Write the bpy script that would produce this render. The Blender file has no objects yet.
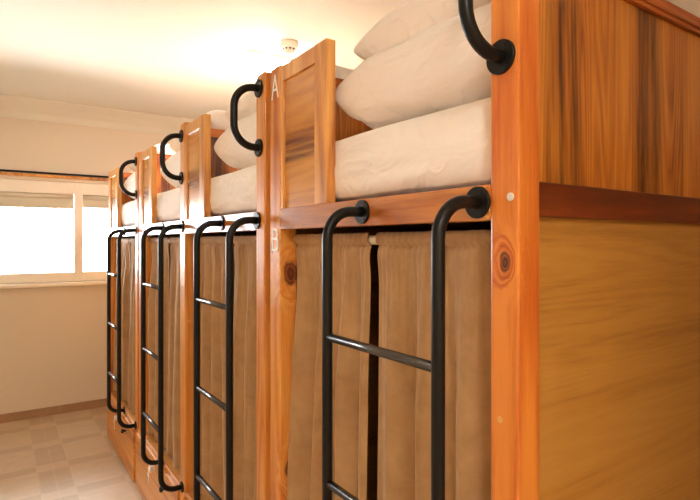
import bpy, bmesh, math, random
from mathutils import Vector, noise, Matrix
S = 0.75            # metres per survey unit
FZ = -2.114         # floor level in survey units (camera level = 0)
C = bpy.context.scene.collection
sc = bpy.context.scene
def W(x, y, z): return Vector((x*S, y*S, (z-FZ)*S))

# ------------------------------------------------------------------ materials
def newmat(name):
    m = bpy.data.materials.new(name); m.use_nodes = True
    nt = m.node_tree; b = nt.nodes['Principled BSDF']
    return m, nt, b
class N:
    def __init__(s, nt): s.nt = nt
    def node(s, t, **k):
        n = s.nt.nodes.new(t)
        for a, v in k.items(): setattr(n, a, v)
        return n
    def put(s, n, i, v):
        if hasattr(v, 'is_output') or isinstance(v, bpy.types.NodeSocket): s.nt.links.new(v, n.inputs[i])
        else: n.inputs[i].default_value = v
    def math(s, op, a, b=0.0, c=0.0):
        n = s.node('ShaderNodeMath', operation=op); s.put(n, 0, a); s.put(n, 1, b); s.put(n, 2, c); return n.outputs[0]
    def mix(s, f, a, b, mode='MIX'):
        n = s.node('ShaderNodeMix', data_type='RGBA', blend_type=mode)
        s.put(n, 0, f); s.put(n, 6, a); s.put(n, 7, b); return n.outputs[2]
    def ramp(s, f, stops):
        n = s.node('ShaderNodeValToRGB'); s.put(n, 0, f)
        e = n.color_ramp.elements
        while len(e) < len(stops): e.new(0.5)
        for el, (p, c) in zip(e, stops): el.position = p; el.color = c if len(c) == 4 else (*c, 1)
        return n.outputs[0]
    def noise(s, vec, scale, detail=3, rough=.5, dist=0):
        n = s.node('ShaderNodeTexNoise'); s.put(n, 'Vector', vec); s.put(n, 'Scale', scale); s.put(n, 'Detail', detail)
        s.put(n, 'Roughness', rough); s.put(n, 'Distortion', dist); return n.outputs['Fac']
    def vmath(s, op, a, b=(0,0,0)):
        n = s.node('ShaderNodeVectorMath', operation=op); s.put(n, 0, a); s.put(n, 1, b); return n
    def bump(s, h, strength, dist=.002):
        n = s.node('ShaderNodeBump'); s.put(n, 'Height', h); s.put(n, 'Strength', strength); s.put(n, 'Distance', dist); return n.outputs[0]
def rgb(r, g, b): # sRGB 0..255 -> linear
    f = lambda c: (c/255/12.92) if c/255 <= .04045 else ((c/255+.055)/1.055)**2.4
    return (f(r), f(g), f(b), 1)

def wood(name, light, mid, dark, axis, figure=1.0, rough=.32, coat=.25, knots=(), bands=None, seed=0.0, across=1.0, streak=None, ringc=1.0):
    """varnished timber; axis = grain direction; knots = local points (metres) with radius"""
    m, nt, b = newmat(name); n = N(nt)
    tc = n.node('ShaderNodeTexCoord').outputs['Object']
    oi = n.node('ShaderNodeObjectInfo').outputs['Random']
    cx = n.node('ShaderNodeCombineXYZ')
    for i in range(3): n.put(cx, i, n.math('MULTIPLY', oi, (3.1, 5.7, 4.3)[i]))
    off = n.vmath('ADD', cx.outputs[0], (seed, seed*1.7, seed*.6)).outputs[0]
    kn_fac = None; disp = None
    for (p, r) in knots:
        d = n.vmath('SUBTRACT', tc, p).outputs[0]
        sc_ = {'Z': (1, 1, .62), 'Y': (1, .62, 1), 'X': (.62, 1, 1)}[axis]
        d = n.vmath('MULTIPLY', d, sc_).outputs[0]
        L = n.vmath('LENGTH', d).outputs['Value']
        L = n.math('ADD', L, n.math('MULTIPLY', n.math('SUBTRACT', n.noise(tc, 60, 2), .5), r*.7))
        k = n.math('DIVIDE', L, r)
        kn_fac = k if kn_fac is None else n.math('MINIMUM', kn_fac, k)
    vec = n.vmath('ADD', tc, off).outputs[0]
    if kn_fac is not None:
        g = n.math('POWER', 2.718, n.math('MULTIPLY', n.math('MULTIPLY', kn_fac, kn_fac), -.16))
        cc = n.node('ShaderNodeCombineXYZ')
        for i in range(3): n.put(cc, i, n.math('MULTIPLY', g, .09))
        vec = n.vmath('ADD', vec, cc.outputs[0]).outputs[0]
    st = {'Z': (1, 1, .055), 'Y': (1, .055, 1), 'X': (.055, 1, 1)}[axis]
    v = n.vmath('MULTIPLY', vec, st).outputs[0]
    big = n.noise(v, 9*across, 2, .5, .6)
    fig = n.math('FRACT', n.math('MULTIPLY', n.noise(v, 6*across, 1.5, .5, .2), 13*figure))
    fig = n.math('ABSOLUTE', n.math('SUBTRACT', fig, .5))        # ridged growth rings
    fine = n.noise(v, 150, 3, .7)
    t = n.math('ADD', n.math('MULTIPLY', big, .8), n.math('MULTIPLY', fig, .42*ringc))
    t = n.math('ADD', t, n.math('MULTIPLY', n.math('SUBTRACT', fine, .5), .35))
    col = n.ramp(t, [(.25, dark), (.46, mid), (.72, light)])
    if streak is not None:                                        # heartwood streaks: (coordinate index, centres, half-width, colour)
        ax, cs, w, sc_col = streak
        sep = n.node('ShaderNodeSeparateXYZ'); n.put(sep, 0, tc)
        tot = None
        wob = n.math('MULTIPLY', n.math('SUBTRACT', n.noise(v, 5, 1), .5), w*.5)
        for c in cs:
            q = n.math('DIVIDE', n.math('SUBTRACT', n.math('ADD', sep.outputs[ax], wob), c), w)
            q = n.math('POWER', 2.718, n.math('MULTIPLY', n.math('POWER', n.math('ABSOLUTE', q), 4.0), -1.0))
            tot = q if tot is None else n.math('MAXIMUM', tot, q)
        sn = n.ramp(n.noise(v, 55, 3, .6), [(.36, (0, 0, 0)), (.62, (1, 1, 1))])
        f = n.math('MULTIPLY', tot, n.math('ADD', n.math('MULTIPLY', sn, .8), .25))
        col = n.mix(f, col, sc_col)
    if kn_fac is not None:
        kc = n.ramp(n.math('MULTIPLY', kn_fac, .33), [(.0, rgb(120, 55, 22)), (.17, rgb(70, 28, 12)), (.26, rgb(165, 85, 38)), (.33, rgb(60, 24, 12)), (.5, mid)])
        km = n.ramp(n.math('MULTIPLY', kn_fac, .33), [(.3, (1, 1, 1)), (.62, (0, 0, 0))])
        col = n.mix(km, col, kc)
    n.put(b, 'Base Color', col); b.inputs['Roughness'].default_value = rough
    b.inputs['Coat Weight'].default_value = coat; b.inputs['Coat Roughness'].default_value = .22
    n.put(b, 'Normal', n.bump(fine, .12, .001))
    return m

def plain(name, col, rough=.5, metal=0, sheen=0, bumpscale=None, bstr=.1, bdist=.001, var=0, coat=0):
    m, nt, b = newmat(name); n = N(nt)
    b.inputs['Base Color'].default_value = col; b.inputs['Roughness'].default_value = rough; b.inputs['Metallic'].default_value = metal
    b.inputs['Sheen Weight'].default_value = sheen; b.inputs['Coat Weight'].default_value = coat
    tc = n.node('ShaderNodeTexCoord').outputs['Object']
    if bumpscale: n.put(b, 'Normal', n.bump(n.noise(tc, bumpscale, 3, .6), bstr, bdist))
    if var:
        f = n.noise(tc, 7, 4, .6)
        n.put(b, 'Base Color', n.mix(n.ramp(f, [(.3, (0, 0, 0)), (.7, (1, 1, 1))]), tuple(c*(1-var) for c in col[:3])+(1,), col))
    return m

K = [((.999*S, .922*S, 0.0), .012)]
OR_L, OR_M, OR_D = rgb(232, 144, 60), rgb(202, 102, 36), rgb(148, 56, 16)
PN_L, PN_M, PN_D = rgb(240, 178, 92), rgb(224, 150, 66), rgb(180, 104, 40)
def kpt(x, y, z): return tuple(W(x, y, z))
M = {}
M['post_near'] = wood('orange varnished pine with knot', OR_L, OR_M, OR_D, 'Z', knots=[(kpt(1.0, .8218, -.0485), .0095)], seed=.4, figure=.8, ringc=1.5)
M['post'] = wood('orange varnished pine upright', rgb(238, 174, 90), rgb(220, 136, 54), rgb(172, 90, 30), 'Z', seed=2.2,
                 knots=[(kpt(1.05, 2.013, -.135), .02), (kpt(1.05, 2.013, -.98), .016), (kpt(1.0, 2.09, -.03), .008)])
M['post'].node_tree.nodes['Principled BSDF'].inputs['Coat Roughness'].default_value = .08
M['post'].node_tree.nodes['Principled BSDF'].inputs['Coat Weight'].default_value = .12
M['post'].node_tree.nodes['Principled BSDF'].inputs['Roughness'].default_value = .42
M['rail'] = wood('orange varnished rail', rgb(218, 148, 74), rgb(200, 122, 50), rgb(158, 84, 30), 'Y', figure=.6, rough=.22, coat=.6, seed=5.1)
M['rail_dark'] = wood('dark reddish varnished board', rgb(136, 62, 24), rgb(100, 40, 14), rgb(60, 24, 8), 'X', seed=1.3)
M['frame_h'] = wood('golden pine frame along', PN_L, PN_M, PN_D, 'Y', seed=3.3, figure=.7)
M['frame_v'] = wood('golden pine frame upright', rgb(244, 196, 124), rgb(228, 162, 84), rgb(176, 104, 46), 'Z', seed=7.7, figure=.8)
M['inset'] = wood('golden inset board', rgb(232, 172, 84), rgb(218, 150, 62), rgb(184, 110, 40), 'Y', seed=9.1, figure=1.1, rough=.25, coat=.5, ringc=.5,
                  streak=(2, (2.114*S+.42*S, 2.114*S+.36*S), .022, rgb(110, 56, 20)))
M['planks'] = wood('golden brown vertical boards', rgb(212, 138, 52), rgb(184, 106, 32), rgb(130, 62, 16), 'Z', seed=4.6, figure=1.3, ringc=1.1,
                   streak=(0, (1.215*S, 1.64*S), .058, rgb(74, 30, 6)), across=1.6)
M['plywood'] = wood('golden oak veneer', rgb(200, 146, 70), rgb(188, 132, 58), rgb(158, 104, 42), 'X', seed=6.6, figure=1.8, ringc=.5, rough=.45, coat=.05)
M['trim'] = wood('orange varnished top trim', rgb(214, 126, 46), rgb(184, 94, 32), rgb(130, 60, 18), 'X', seed=8.2)
M['drawer'] = wood('orange varnished drawer front', rgb(226, 160, 78), rgb(210, 138, 60), rgb(168, 92, 36), 'Y', seed=.9, figure=.7, rough=.4, coat=.1)
M['black'] = plain('black powder-coated steel', (.006, .0055, .005, 1), .36, 0, bumpscale=900, bstr=.05)
M['rung'] = plain('black steel rung', (.10, .095, .09, 1), .27, .75, bumpscale=900, bstr=.03)
M['black'].node_tree.nodes['Principled BSDF'].inputs['Specular IOR Level'].default_value = .3
M['steel'] = plain('brushed steel', (.92, .91, .9, 1), .4, .7)
M['white_tube'] = plain('cream plastic tube', rgb(232, 214, 184), .4)
M['sheet'] = plain('cream cotton sheet', rgb(252, 243, 236), .85, sheen=.3, bumpscale=1400, bstr=.12)
M['pillow'] = plain('cream cotton pillow', rgb(252, 242, 234), .85, sheen=.3, bumpscale=1400, bstr=.12)
M['letter'] = plain('white lettering paint', rgb(255, 252, 246), .5)
M['filler'] = plain('pale wood filler', rgb(236, 180, 110), .6)
M['dark_hole'] = plain('dark bored hole', (.01, .008, .006, 1), .8)

for k_ in ('sheet', 'pillow'):
    nt = M[k_].node_tree; n = N(nt); b = nt.nodes['Principled BSDF']; tc = n.node('ShaderNodeTexCoord').outputs['Object']
    soft = n.noise(n.vmath('MULTIPLY', tc, (1, .55, 1.5)).outputs[0], 7 if k_ == 'sheet' else 9, 3, .55, 1.6)
    ridge = n.math('ABSOLUTE', n.math('SUBTRACT', n.noise(tc, 6, 2, .5, 1.2), .5))
    h = n.math('ADD', soft, n.math('MULTIPLY', n.math('MINIMUM', ridge, .06), -3.0))
    n.put(b, 'Normal', n.bump(h, .35 if k_ == 'sheet' else .55, .02))
def cloth():
    m, nt, b = newmat('taupe velvet'); n = N(nt)
    tc = n.node('ShaderNodeTexCoord').outputs['Object']
    f = n.noise(tc, 14, 4, .65, .4)
    n.put(b, 'Base Color', n.mix(n.ramp(f, [(.3, (0, 0, 0)), (.7, (1, 1, 1))]), rgb(164, 124, 80), rgb(184, 144, 98)))
    b.inputs['Roughness'].default_value = .8; b.inputs['Sheen Weight'].default_value = .6
    b.inputs['Sheen Roughness'].default_value = .35; b.inputs['Sheen Tint'].default_value = rgb(240, 215, 185)
    n.put(b, 'Normal', n.bump(n.noise(tc, 900, 2), .2, .001))
    return m
M['velvet'] = cloth()

def wall_mat(name, col, var=.03):
    m, nt, b = newmat(name); n = N(nt)
    tc = n.node('ShaderNodeTexCoord').outputs['Object']
    f = n.noise(tc, 1.5, 3)
    n.put(b, 'Base Color', n.mix(f, col, tuple(c*(1-var) for c in col[:3])+(1,)))
    b.inputs['Roughness'].default_value = .7
    n.put(b, 'Normal', n.bump(n.noise(tc, 120, 3), .06, .001))
    return m
M['wall'] = wall_mat('cream plaster', rgb(232, 218, 197))
M['ceil'] = wall_mat('off-white ceiling', rgb(238, 234, 218))
M['window_paint'] = plain('cream painted window frame', rgb(250, 242, 226), .4)
M['blind'] = plain('light grey blind fabric', rgb(216, 206, 184), .8)
M['lamp'] = None

def floor_mat():
    m, nt, b = newmat('beige patterned vinyl'); n = N(nt)
    tc = n.node('ShaderNodeTexCoord').outputs['Object']
    sep = n.node('ShaderNodeSeparateXYZ'); n.put(sep, 0, tc)
    P = .65*S
    fx = n.math('FRACT', n.math('DIVIDE', n.math('ADD', sep.outputs[0], 20*P-.30*S), P))
    fy = n.math('FRACT', n.math('DIVIDE', n.math('ADD', sep.outputs[1], 20*P-6.36*S), P))
    isb = n.math('LESS_THAN', fx, .40); row = n.math('LESS_THAN', fy, .77)
    # dark where (block and row) or (panel and strip)
    dark = n.math('SUBTRACT', 1.0, n.math('ABSOLUTE', n.math('SUBTRACT', isb, row)))
    nz = n.noise(n.vmath('MULTIPLY', tc, (.35, 1, 1)).outputs[0], 16, 5, .7, .5)
    nz2 = n.noise(n.vmath('MULTIPLY', tc, (1, 1, 1)).outputs[0], 90, 3, .7)
    lightc = n.mix(nz, rgb(222, 202, 174), rgb(196, 172, 142))
    darkc = n.mix(nz, rgb(190, 166, 138), rgb(158, 132, 106))
    col = n.mix(n.math('MULTIPLY', dark, .55), lightc, darkc)
    col = n.mix(n.math('MULTIPLY', nz2, .3), col, rgb(214, 190, 158))
    # pale joints
    def joint(f, at, w):
        return n.math('LESS_THAN', n.math('ABSOLUTE', n.math('SUBTRACT', f, at)), w)
    j = n.math('MAXIMUM', joint(fx, .2, .012), n.math('MAXIMUM', joint(fx, .405, .01), joint(fx, .01, .01)))
    j = n.math('MAXIMUM', j, n.math('MAXIMUM', joint(fy, .775, .012), joint(fy, .01, .01)))
    col = n.mix(n.math('MULTIPLY', j, .25), col, rgb(222, 202, 172))
    blot = n.ramp(n.noise(tc, 5, 4, .7, 1.0), [(.35, (0, 0, 0)), (.7, (1, 1, 1))])
    col = n.mix(n.math('MULTIPLY', blot, .38), col, rgb(190, 164, 134))
    n.put(b, 'Base Color', col); b.inputs['Roughness'].default_value = .5
    n.put(b, 'Normal', n.bump(nz, .1, .001))
    return m
M['floor'] = floor_mat()
M['baseboard'] = plain('speckled brown stone skirting', rgb(178, 140, 104), .5, var=.25)

def emis(name, col, s):
    m, nt, b = newmat(name)
    b.inputs['Base Color'].default_value = (.9, .9, .88, 1)
    b.inputs['Emission Color'].default_value = col; b.inputs['Emission Strength'].default_value = s
    return m
LAMP = 30.0
M['lamp'] = emis('warm white lamp diffuser', (1, .97, .91, 1), LAMP)
def glass():
    m = bpy.data.materials.new('window glass'); m.use_nodes = True; nt = m.node_tree; nt.nodes.clear()
    o = nt.nodes.new('ShaderNodeOutputMaterial'); mx = nt.nodes.new('ShaderNodeMixShader')
    t = nt.nodes.new('ShaderNodeBsdfTransparent'); g = nt.nodes.new('ShaderNodeBsdfGlossy'); g.inputs['Roughness'].default_value = .02
    f = nt.nodes.new('ShaderNodeFresnel'); f.inputs[0].default_value = 1.45
    nt.links.new(f.outputs[0], mx.inputs[0]); nt.links.new(t.outputs[0], mx.inputs[1]); nt.links.new(g.outputs[0], mx.inputs[2])
    nt.links.new(mx.outputs[0], o.inputs[0]); return m
M['glass'] = glass()
M['lamp_added'] = emis('warm white diffuser of added lamp', (1, .96, .89, 1), 31.0)  # glow of the added lamp behind the camera

# ------------------------------------------------------------------ mesh helpers
def link(name, bm, mat, parent=None, smooth=False):
    me = bpy.data.meshes.new(name); bmesh.ops.recalc_face_normals(bm, faces=bm.faces); bm.to_mesh(me); bm.free()
    if smooth:
        for p in me.polygons: p.use_smooth = True
    o = bpy.data.objects.new(name, me); me.materials.append(mat); C.objects.link(o)
    if parent is not None:
        o.parent = parent
        off = Vector((0, 0, 0)); q = parent
        while q is not None: off += Vector(q.location); q = q.parent
        o.location = -off
    return o
def box(bm, a, b, bev=0.0, seg=2):
    p, q = W(*a), W(*b)
    r = bmesh.ops.create_cube(bm, size=1)
    vs = r['verts']
    c = (p+q)/2; d = q-p
    for v in vs: v.co = Vector((v.co.x*abs(d.x), v.co.y*abs(d.y), v.co.z*abs(d.z)))+c
    if bev:
        es = list({e for v in vs for e in v.link_edges})
        bmesh.ops.bevel(bm, geom=es, offset=bev, segments=seg, affect='EDGES', profile=.5)
def B(): return bmesh.new()
def bx(name, a, b, mat, parent=None, bev=.003):
    bm = B(); box(bm, a, b, bev); return link(name, bm, mat, parent)
def tube(bm, pts, r, n=18, cap=True):
    """pts world metres; parallel-transported sweep"""
    pts = [Vector(p) for p in pts]; rings = []
    t0 = (pts[1]-pts[0]).normalized(); up = Vector((0, 0, 1)) if abs(t0.z) < .9 else Vector((0, 1, 0))
    nrm = (up - t0*up.dot(t0)).normalized()
    for i, p in enumerate(pts):
        t = (pts[min(i+1, len(pts)-1)]-pts[max(i-1, 0)]).normalized()
        nrm = (nrm - t*nrm.dot(t)).normalized(); bn = t.cross(nrm)
        rings.append([bm.verts.new(p+(nrm*math.cos(a)+bn*math.sin(a))*r) for a in [2*math.pi*k/n for k in range(n)]])
    for a, b in zip(rings, rings[1:]):
        for k in range(n): bm.faces.new((a[k], a[(k+1) % n], b[(k+1) % n], b[k]))
    if cap: bm.faces.new(rings[0][::-1]); bm.faces.new(rings[-1])
def disc_x(bm, c, r, t, n=32, bev=.001):
    """disc whose axis is X, front towards -X; c = centre of back face (metres)"""
    prof = [(0, r), (t-bev, r), (t, r-bev)]
    rings = [[bm.verts.new((c[0]-x, c[1]+rr*math.cos(a), c[2]+rr*math.sin(a))) for a in [2*math.pi*k/n for k in range(n)]] for x, rr in prof]
    for a, b in zip(rings, rings[1:]):
        for k in range(n): bm.faces.new((a[k], a[(k+1) % n], b[(k+1) % n], b[k]))
    bm.faces.new(rings[0][::-1]); bm.faces.new(rings[-1])
def arc(c, u, v, r, a0, a1, n=12):
    return [c+u*(r*math.cos(a0+(a1-a0)*i/n))+v*(r*math.sin(a0+(a1-a0)*i/n)) for i in range(n+1)]
def thing(name, label, cat, loc=(0, 0, 0), group=None):
    o = bpy.data.objects.new(name, None); C.objects.link(o); o.location = loc; o.empty_display_size = .1
    o['label'] = label; o['category'] = cat
    if group: o['group'] = group
    return o
def tag(o, label, cat, group=None):
    o['label'] = label; o['category'] = cat
    if group: o['group'] = group
    return o
def struct(o): o['kind'] = 'structure'; return o

# ------------------------------------------------------------------ room
XL, XR, YN, YF, ZC = -1.75, 3.80, -2.8, 7.32, 1.675
T = .15
struct(bx('floor', (XL-T, YN-T, FZ-.1), (XR+T, YF+.5, FZ), M['floor'], bev=0))
struct(bx('ceiling', (XL-T, YN-T, ZC), (XR+T, YF+.5, ZC+.12), M['ceil'], bev=0))
struct(bx('wall_left', (XL-T, YN-T, FZ), (XL, YF+.4, ZC), M['wall'], bev=0))
struct(bx('wall_right', (XR, YN-T, FZ), (XR+T, YF+.4, ZC), M['wall'], bev=0))
struct(bx('wall_near', (XL, YN-T, FZ), (XR, YN, ZC), M['wall'], bev=0))
struct(bx('wall_near_right_added', (1.3, YN, FZ), (XR, .05, ZC), M['wall'], bev=0))   # added unseen wall block, shades the bed's end panel towards the right
# far wall with window opening
wx0, wx1, wz0, wz1 = -1.22, 1.62, -.50, .74
bm = B()
box(bm, (XL, YF, FZ), (XR, YF+.4, wz0)); box(bm, (XL, YF, wz1), (XR, YF+.4, ZC))
box(bm, (XL, YF, wz0), (wx0, YF+.4, wz1)); box(bm, (wx1, YF, wz0), (XR, YF+.4, wz1))
struct(link('wall_far', bm, M['wall']))
struct(bx('baseboard_far', (XL, YF-.02, FZ), (XR, YF, FZ+.10), M['baseboard'], bev=.002))
struct(bx('baseboard_left', (XL, YN, FZ), (XL+.02, YF-.02, FZ+.10), M['baseboard'], bev=.002))
# coving between far wall and ceiling
bm = B()
prof = [(YF, 1.46), (YF-.015, 1.46), (YF-.05, 1.53), (YF-.12, 1.60), (YF-.2, 1.66), (YF-.2, ZC), (YF, ZC)]
va = [bm.verts.new(W(XL, y, z)) for y, z in prof]; vb = [bm.verts.new(W(XR, y, z)) for y, z in prof]
for i in range(len(prof)):
    j = (i+1) % len(prof); bm.faces.new((va[i], va[j], vb[j], vb[i]))
bm.faces.new(va); bm.faces.new(vb[::-1])
struct(link('trim_1', bm, M['ceil']))
# window: frame, sill and three panes
yw = YF+.05
win = bpy.data.objects.new('window_1', None); C.objects.link(win); win.location = W(.1, YF, wz0); struct(win)
bm = B()
box(bm, (wx0, yw-.03, wz0), (wx1, yw+.08, wz0+.12), .004); box(bm, (wx0, yw-.03, wz1-.15), (wx1, yw+.08, wz1), .004)
for a, b in ((wx0, wx0+.1), (-.66, -.57), (.80, .895), (wx1-.1, wx1)): box(bm, (a, yw-.035, wz0), (b, yw+.085, wz1), .004)
link('window_frame', bm, M['window_paint'], win)
for a, b in ((wx0+.1, -.66), (-.57, .80), (.895, wx1-.1)):
    bx('window_pane', (a, yw+.02, wz0+.12), (b, yw+.03, wz1-.15), M['glass'], win, bev=0)
bx('window_sill', (wx0-.1, YF-.09, wz0-.045), (wx1+.1, YF+.06, wz0), M['window_paint'], win, bev=.006)
# roller blinds, one per pane, pulled down a little
for i, (a, b, zb, lab) in enumerate(((wx0+.1, -.66, .42, 'pale roller blind rolled mostly up in the window beyond the left edge'),
                       (-.57, .80, .42, 'pale grey roller blind rolled mostly up over the wide left window pane'),
                       (.895, wx1-.1, .44, 'pale roller blind rolled mostly up over the narrow pane nearest the bunks'))):
    r = thing('roller_blind', lab, 'blind', W((a+b)/2, yw-.0, zb), 'roller blinds on the far window')
    bm = B(); box(bm, (a+.005, yw+.006, zb), (b-.005, yw+.011, wz1-.15)); link('blind_fabric', bm, M['blind'], r)
    bx('bottom_bar', (a+.005, yw-.0, zb-.012), (b-.005, yw+.016, zb+.012), M['blind'], r, bev=.002)
    bm = B(); tube(bm, [W(a+.005, yw-.0, wz1-.18), W(b-.005, yw-.0, wz1-.18)], .02); link('roller', bm, M['blind'], r, True)
# curtain pole above the window
p = thing('curtain_pole', 'thin black curtain rail on a wooden batten above the far window', 'curtain pole', W(0, YF-.03, .82))
bm = B(); tube(bm, [W(XL+.1, YF-.055, .826), W(2.6, YF-.055, .826)], .010); link('pole', bm, M['black'], p, True)
bx('batten', (XL+.1, YF-.035, .780), (2.6, YF-.001, .812), M['frame_h'], p, .002)

# ceiling lights: one above the bunks, one added out of view
def ceiling_light(x0, y0, x1, y1, label, mat='lamp'):
    t = thing('ceiling_light', label, 'ceiling light', W((x0+x1)/2, (y0+y1)/2, ZC), 'square ceiling lights')
    bm = B(); box(bm, (x0, y0, ZC-.03), (x1, y1, ZC), .002)
    link('light_frame', bm, M['window_paint'], t)
    bx('diffuser', (x0+.012, y0+.012, ZC-.085), (x1-.012, y1-.012, ZC-.028), M[mat], t, bev=.008)
    return t
ceiling_light(1.83, 4.24, 2.36, 4.78, 'square glowing ceiling light above the bunks beside the smoke detector')
ceiling_light(-.9, -1.75, -.35, -1.2, 'added unseen ceiling light over the aisle behind the viewer', 'lamp_added')  # added out of view to light the near post and end panel

# smoke detector
sd = thing('smoke_detector', 'small round white smoke detector on the ceiling beside the light', 'smoke detector', W(2.03, 3.916, ZC))
def lathe(bm, c, prof, n=36):
    rings = [[bm.verts.new((c.x+r*math.cos(a), c.y+r*math.sin(a), c.z+z)) for a in [2*math.pi*k/n for k in range(n)]] for r, z in prof]
    for a, b in zip(rings, rings[1:]):
        for k in range(n): bm.faces.new((a[k], a[(k+1) % n], b[(k+1) % n], b[k]))
    bm.faces.new(rings[0]); bm.faces.new(rings[-1])
c = W(2.03, 3.916, ZC)
bm = B(); lathe(bm, c, [(.056, 0), (.056, -.036), (.052, -.041), (.040, -.042)]); link('mounting_base', bm, M['window_paint'], sd, True)
bm = B(); lathe(bm, c, [(.038, -.038), (.038, -.060), (.034, -.070), (.016, -.077), (.005, -.078)]); link('sensor_head', bm, M['window_paint'], sd, True)
for k in range(10):
    a = 2*math.pi*k/10
    bm = B(); r = bmesh.ops.create_cube(bm, size=1)
    for v in bm.verts: v.co = Matrix.Rotation(a, 3, 'Z') @ Vector((.0385+v.co.x*.003, v.co.y*.010, -.050+v.co.z*.009))+c
    link('vent_slot', bm, M['dark_hole'], sd)

# ------------------------------------------------------------------ bunk beds
XB = 3.72                                  # back of the bunks
TUBE = .0126
HP_TOP, FP_TOP, PN_TOP = .772, .758, .748
RT, RB = .141, .052                        # front rail
DECK_B = -1.61                             # top of the drawer front
def letter(ch, yc, zc, w, h, parent):
    bm = B(); cnt = [0]
    def stroke(y0, z0, y1, z1):
        cnt[0] += 1; x = 1.0-.0018-.0002*cnt[0]
        a, b = W(x, yc-y0*w, zc+z0*h), W(x, yc-y1*w, zc+z1*h)   # +y0 to the right as read from the aisle
        d = (b-a); L = d.length; d.normalize(); n_ = Vector((0, -d.z, d.y))*.0036
        e = d*.0025
        vs = [a-e-n_, b+e-n_, b+e+n_, a-e+n_]; f = [bm.verts.new(v) for v in vs]; g = [bm.verts.new(v+Vector((.0016*S, 0, 0))) for v in vs]
        bm.faces.new(f); bm.faces.new(g[::-1])
        for i in range(4): bm.faces.new((f[i], f[(i+1) % 4], g[(i+1) % 4], g[i]))
    if ch == 'A':
        stroke(-.5, -.5, 0, .5); stroke(0, .5, .5, -.5); stroke(-.32, -.14, .32, -.14)
    else:
        stroke(-.45, -.5, -.45, .5)
        for z0, z1, ww in ((.05, .5, .32), (-.5, .05, .42)):
            pts = [(-.45, z1), (ww-.2, z1), (ww-.02, z1-.06), (ww, (z0+z1)/2), (ww-.02, z0+.06), (ww-.2, z0), (-.45, z0)]
            for (a, b), (c_, d) in list(zip(pts, pts[1:]))[0 if z1 > .3 else 1:]: stroke(a, b, c_, d)
    o = link('letter', bm, M['letter'], parent); o['label'] = 'white painted letter ' + ch
def mount_plate(parent, x, y, z, r=.031):
    p = W(x, y, z); bm = B(); disc_x(bm, p, r, .006)
    for k in range(3):
        a = math.pi/2+2*math.pi*k/3+.5
        disc_x(bm, p+Vector((-.006, math.cos(a)*r*.76, math.sin(a)*r*.76)), .0036, .0014, 12, .0004)
    return link('mounting_plate', bm, M['black'], parent)
def screw(parent, x, y, z):
    p = W(x, y, z); bm = B(); disc_x(bm, p, .0075, .0016, 24, .0006); o = link('screw', bm, M['steel'], parent)
    return o
def grab_handle(parent, y, zt, zb, s=.122):
    X1 = W(1, y, 0).x; yy = y*S; off = s*S; r = .062
    a, b = W(1, y, zt), W(1, y, zb)
    ex, ez = Vector((-1, 0, 0)), Vector((0, 0, 1))
    # the bar bows outwards with round shoulders
    r = min(off-.012, (a.z-b.z)/2-.03); r = max(r, .05)
    pts = [a, a+ex*(off-r)*.6, *arc(Vector((X1-off+r, yy, a.z-r)), -ex, ez, r, math.pi/2, math.pi, 12),
           *arc(Vector((X1-off+r, yy, b.z+r)), -ex, ez, r, math.pi, 3*math.pi/2, 12), b+ex*(off-r)*.6, b]
    bm = B(); tube(bm, pts, TUBE)
    h = link('grab_handle', bm, M['black'], parent, True)
    mount_plate(h, 1, y, zt); mount_plate(h, 1, y, zb)
    return h
def ladder(parent, yf, yn, s, r1=-.300, dr=-.4593, zt=.098, zb=-1.60):
    root = parent
    first = None
    lad = bpy.data.objects.new('ladder', None); C.objects.link(lad); lad.parent = parent; lad.location = Vector((0, 0, 0))
    ex, ez = Vector((-1, 0, 0)), Vector((0, 0, 1)); off = s*S; r = min(.068, off-.012)
    for y in (yf, yn):
        X1 = 1*S; yy = y*S; a, b = W(1, y, zt), W(1, y, zb)
        pts = [a, a+ex*(off-r)*.7, *arc(Vector((X1-off+r, yy, a.z-r)), -ex, ez, r, math.pi/2, math.pi, 12),
               *arc(Vector((X1-off+r, yy, b.z+r)), -ex, ez, r, math.pi, 3*math.pi/2, 12), b+ex*(off-r)*.7, b]
        bm = B(); tube(bm, pts, TUBE); link('side_tube', bm, M['black'], lad, True)
        mount_plate(lad, 1, y, zt, .030); mount_plate(lad, 1, y, zb, .026)
    for k in range(3):
        z = r1+k*dr
        bm = B(); tube(bm, [W(1-s, yf, z), W(1-s, yn, z)], .0098, 16); link('rung', bm, M['rung'], lad, True)
    return lad
def drawer_lock(parent, x, y, z):
    p = W(x, y, z); bm = B(); disc_x(bm, p, .022, .004, 24, .001); disc_x(bm, p+Vector((-.004, 0, 0)), .019, .026, 24, .005)
    o = link('lock', bm, M['steel'], parent)
    q = p+Vector((-.031, 0, -.012)); bm = B()
    tube(bm, [q+Vector((math.cos(a)*.003, math.sin(a)*.011, math.cos(a)*.011-.004)) for a in [2*math.pi*k/20 for k in range(21)]], .0014, 8, False)
    link('key_ring', bm, M['steel'], o)
    bm = B(); disc_x(bm, q+Vector((.004, .003, -.026)), .011, .003, 18, .0006)
    for (w_, h_, dy, dz) in ((.005, .034, .003, -.052), (.009, .004, .007, -.060), (.008, .003, .006, -.067)):
        r = bmesh.ops.create_cube(bm, size=1)
        for v in r['verts']: v.co = Vector((v.co.x*.003, v.co.y*w_, v.co.z*h_))+q+Vector((.0025, dy, dz))
    link('key', bm, M['steel'], o)
    return o

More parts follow.
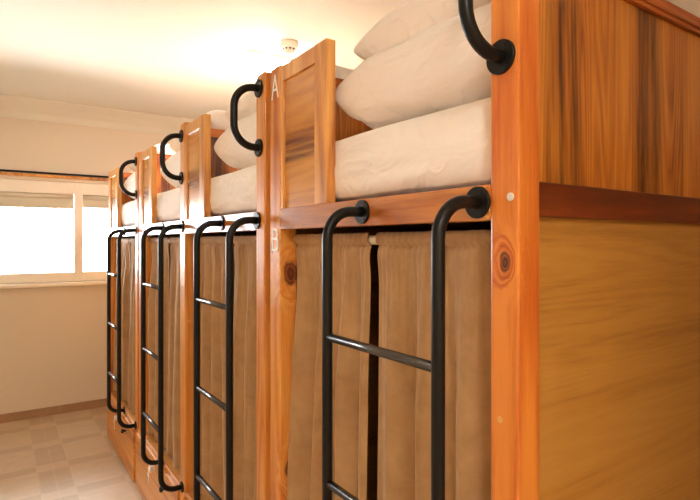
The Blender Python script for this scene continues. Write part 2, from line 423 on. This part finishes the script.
beds = [
 # near, handle post far edge, opening far edge, outer far edge, panel near edge, ladder far, ladder near, standoff
 dict(y0=.784, y1=.867, y2=2.013, y3=2.112, pn=1.635, lf=1.405, ln=.905, s=.137, h=(.715, .441), yd0=.867),
 dict(y0=2.169, y1=2.263, y2=3.378, y3=3.378, pn=3.00, lf=2.709, ln=2.216+.03, s=.1355, h=(.705, .432), yd0=2.263),
 dict(y0=3.378, y1=3.485, y2=4.606, y3=4.700, pn=4.257, lf=3.918, ln=3.425+.01, s=.1355, h=(.690, .415), yd0=3.485),
 dict(y0=4.745, y1=4.836, y2=6.07, y3=6.16, pn=5.66, lf=5.305, ln=4.812, s=.1355, h=(.695, .407), yd0=4.836),
]
where = ['nearest the viewer, first in the row', 'second in the row from the viewer', 'third in the row from the viewer', 'fourth in the row, closest to the window']
ordn = ['nearest', 'second', 'third', 'farthest']
random.seed(4)
for i, d in enumerate(beds):
    y0, y1, y2, y3 = d['y0'], d['y1'], d['y2'], d['y3']
    bed = thing('bunk_bed', 'wooden curtained bunk bed with black ladder, '+where[i], 'bunk bed', (1*S, (y0+y3)/2*S, 0), 'curtained bunk beds in a row')
    P = 'post_near' if i == 0 else 'post'
    post = bx('post', (1, y0, FZ), (1.083, y1, HP_TOP if i else .84), M[P], bed, .005)
    if i == 0:
        screw(post, 1, .8054, .1055)
        bm = B(); disc_x(bm, W(1, .836, -.427), .0065, .0008, 7, .0003); link('wood_filler', bm, M['filler'], post)['label'] = 'pale chip of wood filler'
        post['label'] = 'knotty orange post with grab handle'
    def far_top(z): return z
    if y3 > y2:
        fp = bx('post', (1, y2, FZ if i == 0 else DECK_B), (1.083, y3, FP_TOP), M['post'], bed, .004)
    else: fp = None
    # guard panel: top rail, right stile (its left side meets the post) and inset board
    g = B()
    box(g, (1.0, d['pn'], RT), (1.041, d['pn']+.088, PN_TOP), .002)
    box(g, (1.003, d['pn']+.088, PN_TOP-.066), (1.036, y2, PN_TOP), .002)
    box(g, (1.003, y2-.022, RT), (1.036, y2, PN_TOP-.066), .0015)
    gp = link('guard_panel', g, M['frame_v'], bed)
    bx('inset_board', (1.014, d['pn']+.086, RT), (1.028, y2-.02, PN_TOP-.064), M['inset'], gp, 0)
    # front rail under the mattress and bed decks
    bx('front_rail', (1.0, y1, RB), (1.045, y2, RT), M['rail'], bed, .002)
    bx('upper_deck', (1.045, y1, RB+.01), (XB, y2, RT-.02), M['rail_dark'], bed, 0)
    bx('lower_deck', (1.075, y1, DECK_B-.03), (XB, y2, DECK_B+.02), M['rail_dark'], bed, 0)
    # long sides of the pod
    sides = [(y0+.018, y1-.018, 1)] + ([(y2+.012, y3-.012, 0)] if y3 > y2 else [])
    for (a, b, near) in sides:
        bx('plywood_panel', (1.083, a+.008, FZ), (XB, b-.008, RB+.012), M['plywood'], bed, 0)
        bx('side_rail', (1.083, a-.010, .0605), (XB, b+.005, .146), M['rail_dark'], bed, .002)
        pk = B(); box(pk, (1.083, a+.006, .146), (XB, b-.006, .70))
        link('plank_panel', pk, M['planks'], bed)
        tr = B(); box(tr, (1.083, a-.008, .698), (XB, b+.008, .752), .002); box(tr, (1.083, a-.014, .712), (XB, b+.014, .722), .002)
        link('top_trim', tr, M['trim'], bed)
    bx('post', (XB-.083, y0, FZ), (XB, y1, .752), M['post'], bed, .004)
    # curtain rod
    bm = B(); tube(bm, [W(1.082, y1-.01, .006), W(1.082, y2+.01, .006)], .0125); link('curtain_rod', bm, M['white_tube'], bed, True)
    # grab handle and ladder
    grab_handle(bed, y1-.036 if i else .832, *d['h'])
    ladder(bed, d['lf'], d['ln'], d['s'])
    # drawer under the lower bunk: front covers the far post
    yf = y3+.03 if i in (0, 2) else (y3 if i == 3 else y2)
    if i == 2: yf = 4.742
    if i == 0: yf = y2
    bx('lower_rail', (1.002, d['yd0'], DECK_B-.065), (1.075, yf if i else y2, DECK_B), M['drawer'], bed, .003)
    fx = .985
    dr = bx('drawer', (fx, d['yd0']+.004, FZ+.01), (1.075, yf, DECK_B-.03), M['drawer'], bed, .004)
    span = yf-d['yd0']
    drawer_lock(dr, fx, d['yd0']+.50*span, DECK_B-.11)
    bm = B(); kp = W(fx, d['yd0']+.25*span, DECK_B-.14); disc_x(bm, kp, .008, .018, 20, .001); disc_x(bm, kp+Vector((-.016, 0, 0)), .015, .014, 24, .005)
    link('knob', bm, M['black'], dr)['label'] = 'small black round knob'
    if i == 0:
        letter('A', 2.060, .672, .060, .098, fp); letter('B', 2.056, .008, .058, .088, fp)

    # ---------------- curtains: two per bunk, gathered on the rod
    gap_t = d['lf']+.035 if i == 0 else [0, 2.74, 4.00, 5.40][i]
    if i == 0: gap_t = 1.436
    hem = -1.575
    for side, (ya, yb) in enumerate(((y1+.006, gap_t-.024), (gap_t+.024, y2-.006))):
        bm = B(); nu, nv = 150, 90
        rnd = random.Random(i*7+side*3+1)
        L = yb-ya; k1 = 2*math.pi/(.16+.03*rnd.random()); ph = rnd.random()*6; ph2 = rnd.random()*6
        rows = []
        for v in range(nv+1):
            q = v/nv
            z = .030+(hem-.030)*(q**1.15)
            low = min(1, max(0, (-z)/.5)); deep = min(1, max(0, -z/1.6))
            row = []
            for u in range(nu+1):
                t = u/nu
                lean = 0.0             # both edges at the opening drift towards the far side
                a_ = ya+(.0 if side == 0 else lean*1.0); b_ = yb+(lean if side == 0 else 0)
                y = a_+(b_-a_)*t
                yy = ya+L*t
                gath = .0042*(.5+noise.noise((yy*9, 4, i)))*math.sin(2*math.pi*yy/.030+ph2+5*noise.noise((yy*5, z*1.5, i)))*(1-.8*low)
                wob = noise.noise((yy*2.1+i*3, z*.55, side*5.0+i))
                fold = math.sin(k1*(yy)+ph+4.6*noise.noise((yy*1.7, z*.35+i*2, 3.3+side)))
                fold2 = noise.noise((yy*7+z*.8, z*.9, i+side*4)); ed = min(1, (abs(yy-gap_t)-.02)/.10); ed = .15+.85*ed
                amp = (.004+.032*low+.010*deep)*ed
                x = 1.078-.004*low-.034*deep*(.6+.4*wob)+fold*amp*.8+fold2*.016*low*ed+gath
                if z > -.012: x = 1.082-.022*math.cos((z-.006)/.03)+.5*gath
                if z < -.02: x = x-.008*math.exp(-((z+.05)/.05)**2)
                x = min(x, 1.10); x = max(x, 1.004)
                zz = z+(.003*noise.noise((yy*30, i, 2)) if v == 0 else 0)+(.018*noise.noise((yy*4, 1, i)) if v == nv else 0)
                row.append(bm.verts.new(W(x, y, zz)))
            rows.append(row)
        for v in range(nv):
            for u in range(nu): bm.faces.new((rows[v][u], rows[v][u+1], rows[v+1][u+1], rows[v+1][u]))
        cu = link('bunk_curtain', bm, M['velvet'], None, True)
        tag(cu, ('taupe velvet bunk curtain, half nearer the viewer, lower bunk of the '+ordn[i]+' bed') if side == 0 else
            ('taupe velvet bunk curtain, half nearer the window, lower bunk of the '+ordn[i]+' bed'), 'curtain', 'taupe curtains of the lower bunks')
        so = cu.modifiers.new('thickness', 'SOLIDIFY'); so.thickness = .0016; so.offset = 0

    # ---------------- upper mattress with fitted sheet
    bm = B(); zb_, zt_ = RT+.004, .3955
    nx, ny, nz = 24, 40, 14
    x0_, x1_, ya, yb = 1.05, 3.62, y1+.012, y2-.014
    bmesh.ops.create_cube(bm, size=2)
    bmesh.ops.subdivide_edges(bm, edges=bm.edges[:], cuts=31, use_grid_fill=True)
    hx, hy, hz = (x1_-x0_)/2, (yb-ya)/2, (zt_-zb_)/2
    rr = .05
    for v in bm.verts:
        p = Vector((v.co.x*hx, v.co.y*hy, v.co.z*hz))
        # concentrate and round the corners
        q = Vector((max(-hx+rr, min(hx-rr, p.x)), max(-hy+rr, min(hy-rr, p.y)), max(-hz+rr, min(hz-rr, p.z))))
        e = p-q
        if e.length > 1e-6: p = q+e.normalized()*rr*(1 if e.length > 0 else 0) if (abs(p.x) >= hx-1e-6 or abs(p.y) >= hy-1e-6 or abs(p.z) >= hz-1e-6) else p
        if p.x < -hx+rr+.02:
            h = (p.z+hz)/(2*hz)
            wr = noise.noise((p.y*2.2+i*5, p.z*9, 1.5))*.010+noise.noise((p.y*6+i*5, p.z*26, 4.5))*.007*(1.4-h)
            p.x -= wr*(1-abs(2*h-1)**4)
            p.x -= .010*(1-(2*h-1)**2)
        p.z += (.008*noise.noise((p.x*2, p.y*2+i, 7)) if p.z > 0 else .010*max(0, noise.noise((p.y*3+i*2, 3, 7))))
        v.co = W(p.x+(x0_+x1_)/2, p.y+(ya+yb)/2, p.z+(zb_+zt_)/2)
    mt = link('mattress', bm, M['sheet'], None, True)
    tag(mt, 'mattress in a cream fitted sheet on the upper bunk of the '+ordn[i]+' bed', 'mattress', 'upper bunk mattresses')

# ---------------- pillows
def pillow(cx, cy, cz, wx, ly, h, rot, seed, label, crush=0.0):
    """wx across (x), ly along (y), h thick; a soft cushion with pinched corners and creases"""
    bm = B(); n = 56; top = {}; bot = {}
    R = Matrix.Rotation(rot[2], 3, 'Z') @ Matrix.Rotation(rot[1], 3, 'Y') @ Matrix.Rotation(rot[0], 3, 'X')
    def pos(a, b, s):
        # a, b in -1..1
        ca, cb = math.sin(a*math.pi/2), math.sin(b*math.pi/2)
        e = (1-abs(ca)**2.6)*(1-abs(cb)**3.6)
        th = max(0, e)**.30
        pin = 1-.07*(1-ca*ca)*abs(cb)**6 ; pin2 = 1-.07*(1-cb*cb)*abs(ca)**6
        x = ca*wx/2*pin2; y = cb*ly/2*pin
        edge = max(abs(ca), abs(cb))
        cr = noise.noise((x*5+seed, y*5, s*3.0+seed))*.026+noise.noise((x*13, y*11+seed, s*5))*.007
        # creases running in from the far short side
        r_ = max(0, (cb-.15))
        cr += .022*r_*math.sin(18*ca+3*noise.noise((x*6, y*4, seed))+5*cb)*(1-edge**6)
        z = s*th*h/2+cr*th*s
        return Vector((x, y, z))
    for i_ in range(n+1):
        for j in range(n+1):
            a, b = -1+2*i_/n, -1+2*j/n
            border = i_ in (0, n) or j in (0, n)
            for s in (1, -1):
                if border and s == -1: bot[(i_, j)] = top[(i_, j)]; continue
                p = R @ pos(a, b, s)
                p.z += -crush*abs(p.y)**2
                v = bm.verts.new(W(cx+p.x, cy+p.y, cz+p.z)); (top if s == 1 else bot)[(i_, j)] = v
    for i_ in range(n):
        for j in range(n):
            bm.faces.new((top[(i_, j)], top[(i_+1, j)], top[(i_+1, j+1)], top[(i_, j+1)]))
            bm.faces.new((bot[(i_, j)], bot[(i_, j+1)], bot[(i_+1, j+1)], bot[(i_+1, j)]))
    o = link('pillow', bm, M['pillow'], None, True)
    tag(o, label, 'pillow', 'cream pillows stacked on the upper bunks')
    return o
MZ = .3955
for i, d in enumerate(beds):
    e = d['y2']-(.25 if i == 0 else .29)            # far end of the pillows
    pillow(1.33, e-.505, MZ+.155, .54, .84, .30, (0, .02, .0), 2.3+i*4, 'plump cream pillow lying on the mattress, lower of two on the '+ordn[i]+' bed')
    pillow(1.42, e-(.545 if i == 0 else .50), MZ+.150+.240, .54, .90, .22, (-.13 if i == 0 else -.06, .02, .03), 8.1+i*3, 'cream pillow on top of another, upper of two on the '+ordn[i]+' bed')

# ------------------------------------------------------------------ light and camera
w = bpy.data.worlds.new('World'); sc.world = w; w.use_nodes = True
w.node_tree.nodes['Background'].inputs[0].default_value = (.93, .97, 1, 1)
w.node_tree.nodes['Background'].inputs[1].default_value = 13.0
pl = bpy.data.lights.new('window_portal', 'AREA'); pl.shape = 'RECTANGLE'; pl.size = (wx1-wx0)*S; pl.size_y = (wz1-wz0)*S
pl.cycles.is_portal = True
po = bpy.data.objects.new('window_portal', pl); C.objects.link(po); po.location = W((wx0+wx1)/2, YF+.36, (wz0+wz1)/2)
po.rotation_euler = (math.radians(-90), 0, 0)

cam = bpy.data.cameras.new('camera'); co = bpy.data.objects.new('camera', cam); C.objects.link(co)
co.location = W(0, 0, 0); co.rotation_euler = (math.radians(90), 0, -math.atan(352.74/521.93))
cam.sensor_width = 36; cam.lens = 521.93/700*36; cam.shift_y = -8.4/700; cam.clip_start = .02
sc.camera = co
sc.view_settings.view_transform = 'Standard'; sc.view_settings.look = 'None'
sc.view_settings.exposure = 1.2; sc.view_settings.gamma = 1.0
sc.cycles.max_bounces = 10; sc.cycles.diffuse_bounces = 6
